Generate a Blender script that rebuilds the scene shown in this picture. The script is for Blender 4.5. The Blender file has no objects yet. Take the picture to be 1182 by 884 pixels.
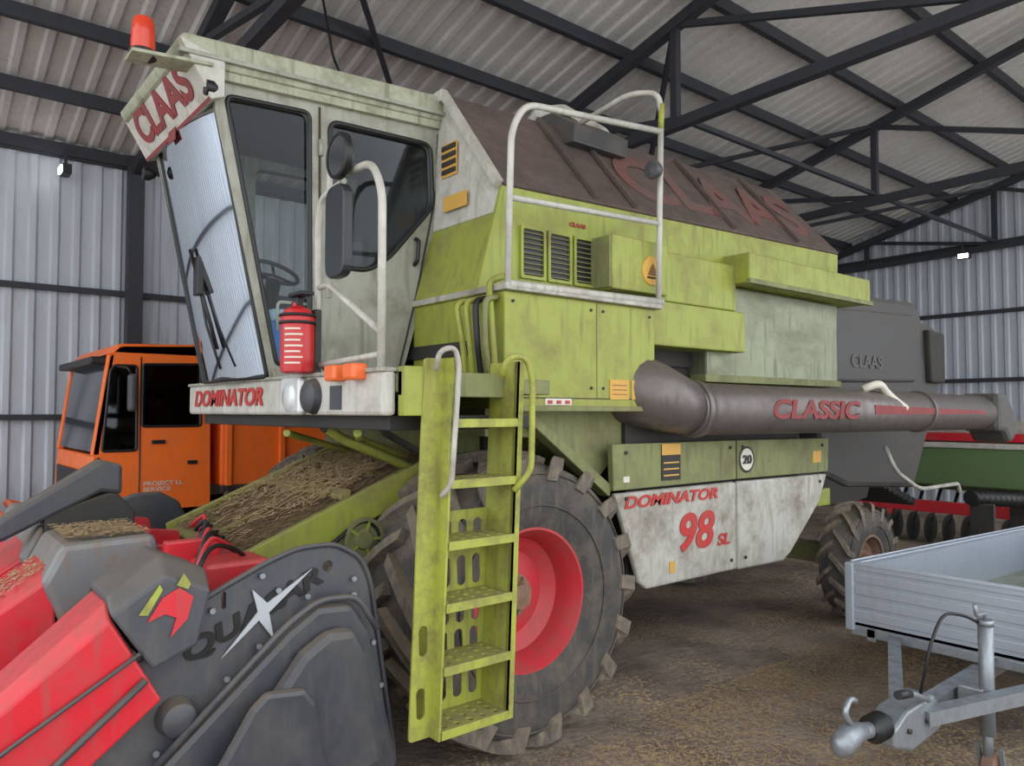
import bpy, math, random
from mathutils import Vector, Matrix, noise
random.seed(7)
COL=bpy.context.scene.collection
# ---------------------------------------------------------------- materials
def lin(c):
    def g(v):
        v/=255.0
        return v/12.92 if v<=.04045 else ((v+.055)/1.055)**2.4
    return (g(c[0]),g(c[1]),g(c[2]),1)
def M(name,col,rough=.5,metal=0,dirt=None,amt=.5,scale=3,bump=0,bscale=30,emit=0,lo=.45,hi=.7,stretch=None,dust=.0):
    m=bpy.data.materials.new(name); m.use_nodes=True
    nt=m.node_tree; N=nt.nodes; L=nt.links; b=N['Principled BSDF']
    b.inputs['Base Color'].default_value=lin(col); b.inputs['Roughness'].default_value=rough; b.inputs['Metallic'].default_value=metal
    tc=N.new('ShaderNodeTexCoord'); src=tc.outputs['Object']
    if stretch:
        mp=N.new('ShaderNodeMapping'); mp.inputs['Scale'].default_value=stretch; L.new(src,mp.inputs[0]); src=mp.outputs[0]
    if dirt:
        n=N.new('ShaderNodeTexNoise'); n.inputs['Scale'].default_value=scale; n.inputs['Detail'].default_value=9; n.inputs['Roughness'].default_value=.72
        L.new(src,n.inputs['Vector'])
        r=N.new('ShaderNodeMapRange'); r.inputs[1].default_value=lo; r.inputs[2].default_value=hi; r.inputs[3].default_value=0; r.inputs[4].default_value=amt
        L.new(n.outputs[0],r.inputs[0])
        mp2=N.new('ShaderNodeMapping'); mp2.inputs['Scale'].default_value=(9,9,1.3); L.new(tc.outputs['Object'],mp2.inputs[0])
        n3=N.new('ShaderNodeTexNoise'); n3.inputs['Scale'].default_value=2.2; n3.inputs['Detail'].default_value=7; L.new(mp2.outputs[0],n3.inputs['Vector'])
        r3=N.new('ShaderNodeMapRange'); r3.inputs[1].default_value=.5; r3.inputs[2].default_value=.7; r3.inputs[3].default_value=0; r3.inputs[4].default_value=amt*.75
        L.new(n3.outputs[0],r3.inputs[0])
        mx=N.new('ShaderNodeMath'); mx.operation='MAXIMUM'; L.new(r.outputs[0],mx.inputs[0]); L.new(r3.outputs[0],mx.inputs[1])
        x=N.new('ShaderNodeMix'); x.data_type='RGBA'; x.inputs[6].default_value=lin(col); x.inputs[7].default_value=lin(dirt)
        L.new(mx.outputs[0],x.inputs[0]); out=x.outputs[2]
        if dust:   # dust lies on surfaces that face up
            ge=N.new('ShaderNodeNewGeometry'); se=N.new('ShaderNodeSeparateXYZ'); L.new(ge.outputs['Normal'],se.inputs[0])
            rd=N.new('ShaderNodeMapRange'); rd.inputs[1].default_value=.25; rd.inputs[2].default_value=.95; rd.inputs[3].default_value=0; rd.inputs[4].default_value=dust
            L.new(se.outputs[2],rd.inputs[0])
            x2=N.new('ShaderNodeMix'); x2.data_type='RGBA'; L.new(rd.outputs[0],x2.inputs[0]); L.new(out,x2.inputs[6]); x2.inputs[7].default_value=lin((140,124,100)); out=x2.outputs[2]
        L.new(out,b.inputs['Base Color'])
        rr=N.new('ShaderNodeMapRange'); rr.inputs[3].default_value=rough; rr.inputs[4].default_value=min(1,rough+.35); L.new(mx.outputs[0],rr.inputs[0]); L.new(rr.outputs[0],b.inputs['Roughness'])
    if bump:
        n2=N.new('ShaderNodeTexNoise'); n2.inputs['Scale'].default_value=bscale; n2.inputs['Detail'].default_value=6
        L.new(src,n2.inputs['Vector'])
        bp=N.new('ShaderNodeBump'); bp.inputs['Strength'].default_value=bump; bp.inputs['Distance'].default_value=.02
        L.new(n2.outputs[0],bp.inputs['Height']); L.new(bp.outputs[0],b.inputs['Normal'])
    if emit:
        b.inputs['Emission Color'].default_value=lin(col); b.inputs['Emission Strength'].default_value=emit
    return m
def glass(name,tint,refl,mul=1.0):
    m=bpy.data.materials.new(name); m.use_nodes=True
    nt=m.node_tree; N=nt.nodes; L=nt.links; N.clear()
    o=N.new('ShaderNodeOutputMaterial'); t=N.new('ShaderNodeBsdfTransparent'); t.inputs[0].default_value=lin(tint)
    g=N.new('ShaderNodeBsdfGlossy'); g.inputs['Roughness'].default_value=.04; g.inputs[0].default_value=(.85,.9,.95,1)
    f=N.new('ShaderNodeFresnel'); f.inputs[0].default_value=1.5
    a=N.new('ShaderNodeMath'); a.operation='MULTIPLY_ADD'; a.inputs[1].default_value=mul; a.inputs[2].default_value=refl; L.new(f.outputs[0],a.inputs[0])
    x=N.new('ShaderNodeMixShader'); L.new(a.outputs[0],x.inputs[0]); L.new(t.outputs[0],x.inputs[1]); L.new(g.outputs[0],x.inputs[2]); L.new(x.outputs[0],o.inputs[0])
    return m
green=M('paint_green',(146,154,58),.45,0,(116,108,74),.75,3.2,.05,lo=.47,hi=.72,dust=.5)
greenY=M('paint_green_ladder',(158,164,66),.5,0,(112,100,70),.85,6,dust=.45)
greenD=M('paint_green_dusty',(124,128,78),.55,0,(100,92,74),.85,3.5,dust=.5)
greenG=M('panel_greygreen',(124,130,104),.32,.35,(100,98,82),.75,2.5,.05,stretch=(.4,1,1))
greenF=M('feeder_green',(138,142,58),.6,0,(116,96,70),.95,4,.3,lo=.36,hi=.56,dust=.3)
white=M('paint_white',(192,190,182),.45,0,(138,130,114),.75,4,dust=.4)
whiteD=M('paint_white_dirty',(182,180,172),.5,0,(124,114,100),.9,3.6,lo=.42,hi=.66)
cream=M('roof_cream',(166,168,146),.5,0,(106,102,80),.9,4,dust=.2)
cabg=M('cab_grey',(158,158,146),.5,0,(112,106,90),.8,3.5)
maroon=M('lid_maroon',(108,90,84),.42,.1,(76,68,64),.85,2.6,.1,lo=.36,hi=.62)
fred=M('faded_red',(122,66,60),.6,0,(100,80,74),.97,5,lo=.32,hi=.56)
fred2=M('faded_red_tube',(136,46,50),.6,0,(110,74,70),.8,8)
red=M('decal_red',(182,46,44),.5,0,(150,86,76),.6,9)
redp=M('header_red',(204,30,46),.34,0,(136,76,70),.6,5,dust=.18)
rimr=M('rim_red',(192,48,58),.45,0,(132,82,72),.7,5)
hubm=M('hub_brown',(138,106,86),.7,0,(86,70,62),.7,12)
dark=M('dark_metal',(46,45,44),.6,.2,(74,66,57),.7,6,dust=.4)
black=M('black_plastic',(24,24,26),.45)
hgrey=M('header_grey',(68,70,77),.42,.1,(98,92,86),.65,4,.05,dust=.35)
hgrey2=M('header_cover',(56,58,65),.4,0,(86,82,78),.6,4,dust=.35)
hood_m=M('hood_grey',(118,120,122),.45,.2,(128,102,78),.8,5,lo=.5,hi=.62,dust=.3)
tirem=M('tyre_rubber',(66,64,64),.85,0,(112,102,90),.8,6,.2,dust=.25)
tirel=M('tyre_lug_dusty',(98,91,84),.9,0,(146,130,110),.85,9,.3,dust=.4)
steel=M('steel_dark',(50,52,60),.55,.2,(68,66,68),.5,5)
alu=M('aluminium',(172,180,192),.35,.5,(148,154,164),.5,2)
galv=M('galvanised',(146,152,158),.4,.6,(108,108,110),.6,12)
wallm=M('sheet_wall',(188,193,202),.5,.05,(166,170,176),.6,.8,stretch=(1,1,.3))
roofm=M('sheet_roof',(204,201,200),.55,.05,(172,167,164),.7,.7)
orange=M('truck_orange',(252,116,40),.35,0,(220,112,62),.5,3)
hoodd=M('hood_dark',(64,64,65),.5,0,(96,88,80),.8,2.5,dust=.35)
tubeg=M('auger_grey',(114,107,105),.34,.4,(88,78,74),.75,2.5,dust=.2)
blue=M('cooler_blue',(40,135,235),.5)
exred=M('extinguisher_red',(190,28,32),.32,0,(140,80,74),.4,8)
amber=M('amber_lens',(226,104,48),.3,emit=.06)
bred=M('beacon_red',(198,62,40),.2,emit=.08)
sticker=M('sticker_yellow',(204,158,74),.6)
stickw=M('sticker_white',(210,204,190),.6)
lens=M('lamp_lens',(206,208,206),.15,.2)
mirr=M('mirror_back',(36,39,44),.35)
mirg=M('mirror_glass',(120,126,132),.12,.8)
strawm=M('straw',(186,160,118),.8,0,(140,114,82),.8,20)
chaff=M('chaff_dark',(124,98,72),.9,0,(94,76,56),.8,20)
lite=M('floodlight_led',(255,255,255),.4,emit=14)
g_ws=glass('glass_windshield',(200,210,214),.16,.8)
g_sd=glass('glass_side',(214,220,218),.0,.5)
g_tr=glass('glass_truck',(70,76,80),.02,.6)
ground=M('dirt_ground',(152,136,122),.95,0,(100,88,80),.95,1.3,.8,18,lo=.38,hi=.62)
def addstraw(m):
    nt=m.node_tree; N=nt.nodes; L=nt.links; b=N['Principled BSDF']
    src=b.inputs['Base Color'].links[0].from_socket
    tc=N.new('ShaderNodeTexCoord')
    v=N.new('ShaderNodeTexNoise'); v.inputs['Scale'].default_value=42; v.inputs['Detail'].default_value=5; L.new(tc.outputs['Object'],v.inputs['Vector'])
    p=N.new('ShaderNodeTexNoise'); p.inputs['Scale'].default_value=1.4; p.inputs['Detail'].default_value=4; L.new(tc.outputs['Object'],p.inputs['Vector'])
    r1=N.new('ShaderNodeMapRange'); r1.inputs[1].default_value=.50; r1.inputs[2].default_value=.6; L.new(v.outputs[0],r1.inputs[0])
    r2=N.new('ShaderNodeMapRange'); r2.inputs[1].default_value=.42; r2.inputs[2].default_value=.6; L.new(p.outputs[0],r2.inputs[0])
    mu=N.new('ShaderNodeMath'); mu.operation='MULTIPLY'; L.new(r1.outputs[0],mu.inputs[0]); L.new(r2.outputs[0],mu.inputs[1])
    x=N.new('ShaderNodeMix'); x.data_type='RGBA'; L.new(mu.outputs[0],x.inputs[0]); L.new(src,x.inputs[6]); x.inputs[7].default_value=lin((188,162,122)); L.new(x.outputs[2],b.inputs['Base Color'])
addstraw(ground)
yard_bounce=M('yard_bounce_pale',(210,206,198),.95,0,(186,180,170),.6,2)  # pale tone chosen to throw daylight back into the shed
# ---------------------------------------------------------------- builders
def empty(name,loc=(0,0,0)):
    e=bpy.data.objects.new(name,None); e.location=loc; e.empty_display_size=.3; COL.objects.link(e)
    return e
def mesh(name,par,v,f,mat,bevel=0,smooth=False,seg=2):
    me=bpy.data.meshes.new(name); me.from_pydata([tuple(p) for p in v],[],f); me.update()
    import bmesh
    bm=bmesh.new(); bm.from_mesh(me); bmesh.ops.recalc_face_normals(bm,faces=bm.faces); bm.to_mesh(me); bm.free()
    ob=bpy.data.objects.new(name,me); COL.objects.link(ob)
    if mat: me.materials.append(mat)
    if smooth:
        for p in me.polygons: p.use_smooth=True
    if bevel:
        b=ob.modifiers.new('bevel','BEVEL'); b.width=bevel; b.segments=seg; b.limit_method='ANGLE'; b.angle_limit=math.radians(35)
    if par:
        ob.parent=par; ob.matrix_parent_inverse=Matrix.Translation(-Vector(par.location))
    return ob
def box(name,par,x0,x1,y0,y1,z0,z1,mat,bevel=.006):
    v=[(x,y,z) for x in(x0,x1) for y in(y0,y1) for z in(z0,z1)]
    f=[(0,1,3,2),(4,6,7,5),(0,4,5,1),(2,3,7,6),(0,2,6,4),(1,5,7,3)]
    return mesh(name,par,v,f,mat,bevel)
def prism(name,par,pts,axis,a0,a1,mat,bevel=.006):
    def mk(p,a):
        return {'X':(a,p[0],p[1]),'Y':(p[0],a,p[1]),'Z':(p[0],p[1],a)}[axis]
    n=len(pts); v=[mk(p,a0) for p in pts]+[mk(p,a1) for p in pts]
    f=[tuple(range(n)),tuple(range(n,2*n))]+[(i,(i+1)%n,n+(i+1)%n,n+i) for i in range(n)]
    return mesh(name,par,v,f,mat,bevel)
def loft(name,par,rings,mat,bevel=0,smooth=False):
    n=len(rings[0]); v=[p for r in rings for p in r]; f=[]
    for k in range(len(rings)-1):
        for i in range(n): f.append((k*n+i,k*n+(i+1)%n,(k+1)*n+(i+1)%n,(k+1)*n+i))
    f.append(tuple(range(n))); f.append(tuple(range((len(rings)-1)*n,len(rings)*n)))
    return mesh(name,par,v,f,mat,bevel,smooth)
def lathe(name,par,c,axis,prof,mat,seg=40,smooth=True,caps=True):
    v=[];f=[]
    for a,r in prof:
        for i in range(seg):
            t=2*math.pi*i/seg; u,w=r*math.cos(t),r*math.sin(t)
            v.append({'X':(c[0]+a,c[1]+u,c[2]+w),'Y':(c[0]+u,c[1]+a,c[2]+w),'Z':(c[0]+u,c[1]+w,c[2]+a)}[axis])
    for k in range(len(prof)-1):
        for i in range(seg): f.append((k*seg+i,k*seg+(i+1)%seg,(k+1)*seg+(i+1)%seg,(k+1)*seg+i))
    if caps and prof[0][1]>1e-2: f.append(tuple(range(seg)))
    if caps and prof[-1][1]>1e-2: f.append(tuple(range((len(prof)-1)*seg,len(prof)*seg)))
    ob=mesh(name,par,v,f,mat,0,False)
    if smooth:
        for p in ob.data.polygons: p.use_smooth=len(p.vertices)==4
        e=ob.modifiers.new('es','EDGE_SPLIT'); e.split_angle=math.radians(38)
    return ob
def cyl(name,par,p0,p1,r0,mat,r1=None,seg=24):
    r1=r0 if r1 is None else r1
    p0,p1=Vector(p0),Vector(p1); d=(p1-p0).normalized(); a=d.orthogonal().normalized(); b=d.cross(a)
    v=[]
    for p,r in((p0,r0),(p1,r1)):
        for i in range(seg):
            t=2*math.pi*i/seg; v.append(p+a*r*math.cos(t)+b*r*math.sin(t))
    f=[(i,(i+1)%seg,seg+(i+1)%seg,seg+i) for i in range(seg)]+[tuple(range(seg)),tuple(range(seg,2*seg))]
    ob=mesh(name,par,v,f,mat)
    for p in ob.data.polygons: p.use_smooth=len(p.vertices)==4
    return ob
def roundpts(pts,rad,closed=False,n=5):
    P=[Vector(p) for p in pts]; out=[]; m=len(P)
    for i in range(m):
        if not closed and i in(0,m-1): out.append(P[i]); continue
        a,b,c=P[i-1],P[i],P[(i+1)%m]
        la,lc=(a-b).length,(c-b).length; r=min(rad,la*.45,lc*.45)
        s=b+(a-b).normalized()*r; e=b+(c-b).normalized()*r
        for k in range(n+1):
            t=k/n; out.append((1-t)**2*s+2*t*(1-t)*b+t*t*e)
    return out
def tube(name,par,pts,r,mat,rad=.06,closed=False,seg=10):
    P=roundpts([Vector(p) for p in pts],rad,closed)
    v=[];f=[];n=len(P); prev=None
    for i in range(n):
        if closed: d=(P[(i+1)%n]-P[i-1])
        else: d=P[min(i+1,n-1)]-P[max(i-1,0)]
        d.normalize()
        if prev is None: a=d.orthogonal().normalized()
        else:
            a=prev-d*prev.dot(d)
            a=a.normalized() if a.length>1e-5 else d.orthogonal().normalized()
        prev=a; b=d.cross(a)
        for k in range(seg):
            t=2*math.pi*k/seg; v.append(P[i]+a*r*math.cos(t)+b*r*math.sin(t))
    m=n if closed else n-1
    for i in range(m):
        for k in range(seg):
            j=(i+1)%n
            f.append((i*seg+k,i*seg+(k+1)%seg,j*seg+(k+1)%seg,j*seg+k))
    if not closed: f+= [tuple(range(seg)),tuple(range((n-1)*seg,n*seg))]
    ob=mesh(name,par,v,f,mat)
    for p in ob.data.polygons: p.use_smooth=len(p.vertices)==4
    return ob
def curve_mesh(cu):
    o=bpy.data.objects.new('tmp',cu); COL.objects.link(o); bpy.context.view_layer.update()
    me=bpy.data.meshes.new_from_object(o.evaluated_get(bpy.context.evaluated_depsgraph_get()))
    bpy.data.objects.remove(o); return me
def place(name,par,me,mat,fn):
    for v in me.vertices: v.co=fn(v.co)
    me.materials.clear(); me.materials.append(mat)
    ob=bpy.data.objects.new(name,me); COL.objects.link(ob)
    if par: ob.parent=par; ob.matrix_parent_inverse=Matrix.Translation(-Vector(par.location))
    return ob
def plate(name,par,outer,holes,axis,a,th,mat,rad=.03,hrad=.05):
    cu=bpy.data.curves.new(name,'CURVE'); cu.dimensions='2D'; cu.fill_mode='BOTH'; cu.extrude=th/2
    def add(pts,r):
        q=roundpts([Vector((p[0],p[1],0)) for p in pts],r,True) if r>0 else [Vector((p[0],p[1],0)) for p in pts]
        s=cu.splines.new('POLY'); s.points.add(len(q)-1)
        for i,p in enumerate(q): s.points[i].co=(p.x,p.y,0,1)
        s.use_cyclic_u=True
    add(outer,rad)
    for h in holes: add(h,hrad)
    me=curve_mesh(cu)
    fn={'Y':lambda c:Vector((c.x,a-c.z,c.y)),'X':lambda c:Vector((a+c.z,c.x,c.y)),'Z':lambda c:Vector((c.x,c.y,a+c.z))}[axis]
    return place(name,par,me,mat,fn)
def oval(cx,cz,w,h):
    n=12;o=[]
    for i in range(n):
        t=2*math.pi*i/n; s=math.sin(t); c=math.cos(t)
        o.append((cx+w/2*c, cz+(h/2-w/2)*(1 if s>0 else -1)+w/2*s))
    return o
def text(name,par,body,org,xd,ud,width,height,mat,bold=.02,shear=0,th=.003):
    cu=bpy.data.curves.new(name,'FONT'); cu.body=body; cu.size=1; cu.offset=bold; cu.extrude=.01; cu.shear=shear
    me=curve_mesh(cu)
    xs=[v.co.x for v in me.vertices]; ys=[v.co.y for v in me.vertices]
    sx=width/(max(xs)-min(xs)); sy=height/(max(ys)-min(ys)); x0,y0=min(xs),min(ys)
    xd=Vector(xd).normalized(); ud=Vector(ud).normalized(); nn=xd.cross(ud); o=Vector(org)
    return place(name,par,me,mat,lambda c:o+xd*(c.x-x0)*sx+ud*(c.y-y0)*sy+nn*(c.z*th/.01+th))
def litter(name,par,n,fn,mat,ln=(.02,.07),w=.003):
    v=[];f=[]
    for i in range(n):
        p,tilt=fn(); a=random.uniform(0,6.283); l=random.uniform(*ln)/2
        d=Vector((math.cos(a),math.sin(a),0)); d.z=d.dot(Vector((tilt[0],tilt[1],0)))+random.uniform(-.12,.12)
        s=Vector((-math.sin(a),math.cos(a),0))*w; s.z=s.dot(Vector((tilt[0],tilt[1],0)))
        p=Vector(p); k=len(v)
        v+=[p-d*l-s,p+d*l-s,p+d*l+s,p-d*l+s]
        f.append((k,k+1,k+2,k+3))
    return mesh(name,par,v,f,mat)
def tyre(name,par,xc,y0,y1,zc,R,r,nl,lug,da=.34,dw=.05):
    W=y1-y0; ym=(y0+y1)/2; H=R-r; Rb=R-lug
    half=[(.36,r-.03),(.40,r-.02),(.43,r+.02),(.46,r+.05),(.49,r+.3*H),(.5,r+.55*H),(.475,Rb-.05),(.42,Rb-.015),(.25,Rb),(0,Rb+.006)]
    prof=[(-a*W,q) for a,q in half]+[(a*W,q) for a,q in reversed(half[:-1])]
    lathe(name+'_carcass',par,(xc,ym,zc),'Y',prof,tirem,72,caps=False)
    v=[];f=[]
    for side in(-1,1):
        for i in range(nl):
            a0=2*math.pi*(i+(.5 if side>0 else 0))/nl
            S=[(-.03,R,Rb-.03,0,0),(.14,R,Rb-.03,.25,0),(.28,R-.003,Rb-.03,.5,0),(.42,R-.012,Rb-.04,.78,0),(.505,R-.03,Rb-.07,1,-.06),(.515,R-.16,R-.17,1.10,-.05)]
            k0=len(v)
            for (yy,rt,rb,s,dy) in S:
                ac=a0+s*da; ww=dw*(1+.35*s)
                for aa,rr,yb in((ac-ww,rb,yy+dy),(ac-ww*.8,rt,yy),(ac+ww*.8,rt,yy),(ac+ww,rb,yy+dy)):
                    v.append((xc+rr*math.cos(aa),ym+side*yb*W,zc+rr*math.sin(aa)))
            for j in range(len(S)-1):
                for q in range(4):
                    f.append((k0+j*4+q,k0+j*4+(q+1)%4,k0+(j+1)*4+(q+1)%4,k0+(j+1)*4+q))
            f.append((k0,k0+1,k0+2,k0+3)); e=k0+(len(S)-1)*4; f.append((e,e+1,e+2,e+3))
    mesh(name+'_lugs',par,v,f,tirel)
    for k,q in enumerate((.30,.72)):
        tube(name+'_bead_%d'%k,par,[(xc+(r+q*H)*math.cos(t),y0+(.0 if q<.5 else .006)+(.002),zc+(r+q*H)*math.sin(t)) for t in [i*math.pi/24 for i in range(48)]],.006,tirem,.01,True,6)
def rim(name,par,xc,y0,zc,r,depth,mat,hub,s=1,width=.5):
    lathe(name+'_dish',par,(xc,y0,zc),'Y',[(s*width,r-.03),(s*width*.95,r-.05),(s*.06,r-.05),(s*.02,r-.01),(0,r),(s*.0,r-.02),(s*.04,r-.045),(s*.09,r-.07),(s*depth*.75,r-.085),(s*depth*.8,r-.11),(s*depth,r-.17),(s*(depth-.02),r*.42),(s*(depth-.03),.001)],mat,48,caps=False)
    lathe(name+'_hub',par,(xc,y0+s*(depth-.03),zc),'Y',[(0,r*.30),(-s*.03,r*.30),(-s*.035,r*.2),(-s*.10,r*.17),(-s*.11,.001)],hub,24)
    for i in range(8):
        t=2*math.pi*i/8+.2; x=xc+r*.25*math.cos(t); z=zc+r*.25*math.sin(t)
        cyl(name+'_nut_%d'%i,par,(x,y0+s*(depth-.03),z),(x,y0+s*(depth-.085),z),.014,hub,seg=6)
# ---------------------------------------------------------------- shed
XE,YB,YN=17.5,11.0,-1.2
def rz(y): return 5.3+.26*(11-y) if y>2 else 5.3+.26*9-.26*(2-y)
PR=[(0,0),(.5,0),(.62,1),(.88,1)]
def corr(name,u0,u1,pitch,fn,mat):
    us=[];u=u0
    while u<u1:
        for a,o in PR: us.append((u+a*pitch,o))
        u+=pitch
    us.append((u,0)); v=[];f=[]
    for a,o in us:
        v+=list(fn(a,o))
    k=len(fn(0,0))
    for i in range(len(us)-1):
        for j in range(k-1): f.append((i*k+j,(i+1)*k+j,(i+1)*k+j+1,i*k+j+1))
    return mesh(name,None,v,f,mat)
# uneven dirt floor
gx,gy=220,140; v=[];f=[]
for i in range(gx+1):
    for j in range(gy+1):
        x=-4+24*i/gx; y=YN+(14-YN)*j/gy
        h=noise.noise(Vector((x*.9,y*.9,3)))*.016+noise.noise(Vector((x*3.5,y*3.5,1)))*.010-.014
        if i in(0,gx) or j in(0,gy): h=0
        v.append((x,y,min(h,0.0)))
for i in range(gx):
    for j in range(gy):
        a=i*(gy+1)+j; f.append((a,a+gy+1,a+gy+2,a+1))
mesh('floor',None,v,f,ground,0,True)
mesh('yard_bounce_ground',None,[(-40,-40,0),(40,-40,0),(40,YN,0),(-4,YN,0),(-4,14,0),(-40,14,0)],[(0,1,2,3,4,5)],yard_bounce)  # unseen ground outside, added pale to bounce light up under the roof
corr('wall_back',-8,XE,.24,lambda a,o:((a,YB-.035*o,-.03),(a,YB-.035*o,5.36)),wallm)
corr('wall_right',-1,YB,.24,lambda a,o:((XE-.035*o,a,-.03),(XE-.035*o,a,rz(a)+.06)),wallm)
corr('ceiling',-4,XE+.1,.25,lambda a,o:((a,YB+.1,rz(YB)+.04-.035*o),(a,2,rz(2)+.04-.035*o),(a,YN,rz(YN)+.04-.035*o)),roofm)
pur=empty('roof_purlins')
for i,y in enumerate([10.85,9.75,8.6,7.45,6.3,5.15,4.0,2.85,1.6,.4,-.8]):
    prism('purlin_%d'%i,pur,[(y-.04,rz(y)-.16),(y+.04,rz(y)-.16),(y+.04,rz(y)-.01),(y-.04,rz(y)-.01)],'X',-4,XE-.05,steel,0)
g=empty('wall_girts')
for i,z in enumerate([1.88,3.5,5.2]):
    box('girt_back_%d'%i,g,-8,XE-.05,YB-.13,YB-.04,z-.035,z+.035,steel,0)
for i,z in enumerate([1.3,2.6,4.0,5.42]):
    box('girt_end_%d'%i,g,XE-.13,XE-.04,-1,YB-.2,z-.04,z+.04,steel,0)
def beam(name,par,p0,p1,w,mat=steel):
    p0,p1=Vector(p0),Vector(p1); d=(p1-p0).normalized(); a=Vector((1,0,0)) if abs(d.x)<.9 else Vector((0,1,0))
    b=d.cross(a).normalized(); a=b.cross(d); v=[]
    for p in(p0,p1):
        for s,t in((-1,-1),(1,-1),(1,1),(-1,1)): v.append(p+a*s*w/2+b*t*w/2)
    return mesh(name,par,v,[(0,1,2,3),(4,5,6,7),(0,1,5,4),(1,2,6,5),(2,3,7,6),(3,0,4,7)],mat)
for X in(2.42,7.0,12.0,17.2):
    t=empty('roof_truss',(X,YB-.3,0))
    box('column',t,X-.09,X+.09,YB-.32,YB-.13,0,5.3,steel,0)
    box('base_plate',t,X-.18,X+.18,YB-.4,YB-.1,-.02,.02,steel,0)
    off=.24
    beam('top_chord',t,(X,YB-.2,rz(YB)-off+.03),(X,2,rz(2)-off),.13)
    beam('top_chord_near',t,(X,2,rz(2)-off),(X,YN,rz(YN)-off),.13)
    beam('bottom_chord',t,(X,YB-.2,5.2),(X,YN,5.42),.12)
    ys=[8.1,5.5,2.0,-.9]
    for i,y in enumerate(ys): beam('post_%d'%i,t,(X,y,5.35),(X,y,rz(y)-off),.09)
    for i,(a,b) in enumerate([(10.6,8.1),(8.1,5.5),(5.5,2.0)]):
        beam('diagonal_%d'%i,t,(X,b,5.35),(X,a,rz(a)-off),.07)
br=empty('roof_bracing')
for i,(a,b) in enumerate([((7.0,10.6,5.1),(12,5.5,6.5)),((12,10.6,5.1),(17.2,5.5,6.5)),((7,5.5,6.5),(12,10.6,5.1)),((2.42,5.5,6.6),(7.0,10.6,5.15)),((7.0,5.5,5.4),(12.0,5.5,5.4)),((12.0,5.5,5.4),(17.2,5.5,5.4))]):
    beam('brace_%d'%i,br,a,b,.06)
for X,Y,Z in((17.0,6.0,5.15),(1.6,10.7,4.95)):
    w=empty('floodlight',(X,Y,Z))
    box('housing',w,X-.05,X+.05,Y-.12,Y+.12,Z-.06,Z+.06,black)
    box('led_panel',w,X-.07,X-.05,Y-.09,Y+.09,Z-.04,Z+.04,lite,0)
    beam('bracket',w,(X,Y,Z+.05),(X,Y+.05,Z+.3),.03)
tube('hanging_cable',None,[(3.0,6.6,6.3),(3.15,6.5,5.3),(3.3,6.3,4.75)],.012,black)
# ---------------------------------------------------------------- combine
C=empty('combine_harvester',(5,4.6,0))
tyre('front_tyre_left',C,2.9,3.29,3.93,.855,.86,.42,18,.065)
rim('front_rim_left',C,2.9,3.345,.855,.425,.22,rimr,hubm)
tyre('front_tyre_right',C,2.9,5.28,5.92,.855,.86,.42,18,.065)
rim('front_rim_right',C,2.9,5.865,.855,.425,.22,rimr,hubm,s=-1)
cyl('front_axle',C,(2.9,3.6,.86),(2.9,5.6,.86),.14,dark)
tyre('rear_tyre_left',C,7.1,3.32,3.63,.545,.55,.25,15,.045)
rim('rear_rim_left',C,7.1,3.345,.545,.255,.1,hubm,hubm,width=.25)
tyre('rear_tyre_right',C,7.1,5.3,5.61,.545,.55,.25,15,.045)
rim('rear_rim_right',C,7.1,5.59,.545,.255,.1,hubm,hubm,s=-1,width=.25)
box('rear_axle',C,7.0,7.2,3.6,5.4,.48,.66,greenD)
box('chassis_core',C,3.05,7.0,4.0,5.5,.95,2.7,dark)
box('core_lower',C,3.95,6.2,3.56,5.5,.8,2.0,dark)
box('frame_front',C,2.62,3.1,4.05,5.5,1.25,2.0,greenD)
prism('fender_panel',C,[(2.75,1.97),(2.75,1.8),(3.3,1.78),(3.55,1.55),(3.72,1.5),(4.3,1.97)],'Y',3.6,4.1,greenD)
prism('fender_brace',C,[(2.9,1.97),(3.0,1.97),(3.75,1.45),(3.72,1.38)],'Y',3.5,3.6,greenD)
for k,x in enumerate((2.72,3.9)): box('frame_post_%d'%k,C,x,x+.1,4.0,4.12,.7,2.0,greenD)
box('side_box',C,2.74,4.08,3.4,4.4,1.97,2.66,green,.012)
box('side_box_top',C,2.72,4.12,3.36,4.4,2.66,2.70,whiteD,.006)
box('side_box_seam',C,2.76,4.06,3.395,3.4,2.03,2.036,dark,0)
box('side_box_seam_v',C,3.5,3.505,3.396,3.4,2.04,2.65,greenD,0)
box('side_box_base',C,2.74,4.08,3.38,3.5,1.95,1.985,greenD)
for i,x in enumerate((2.80,3.45,3.56,4.02)):
    for j,z in enumerate((2.1,2.6)): cyl('side_box_screw_%d_%d'%(i,j),C,(x,3.392,z),(x,3.40,z),.010,dark,seg=8)
for i,(a,b) in enumerate(((3.62,3.80),(3.83,4.03))):
    box('sticker_%d'%i,C,a,b,3.393,3.4,2.03,2.16,sticker,0)
    for j in range(3): box('sticker_line_%d_%d'%(i,j),C,a+.02,b-.02,3.391,3.393,2.06+j*.03,2.066+j*.03,hubm,0)
box('sticker_white',C,3.05,3.27,3.393,3.4,1.99,2.03,stickw,0)
text('sticker_text',C,'- - -',(3.07,3.392,1.998),(1,0,0),(0,0,1),.18,.02,red)
loft('grain_tank',C,[[(2.72,3.72,2.3),(2.96,3.72,3.36),(2.96,4.3,4.10),(2.96,5.3,4.10),(2.96,5.68,3.38),(2.72,5.68,2.3)],[(7.15,3.72,2.3),(7.15,3.72,3.5),(7.0,4.3,4.22),(7.0,5.3,4.22),(7.15,5.68,3.5),(7.15,5.68,2.3)]],dark)
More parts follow.
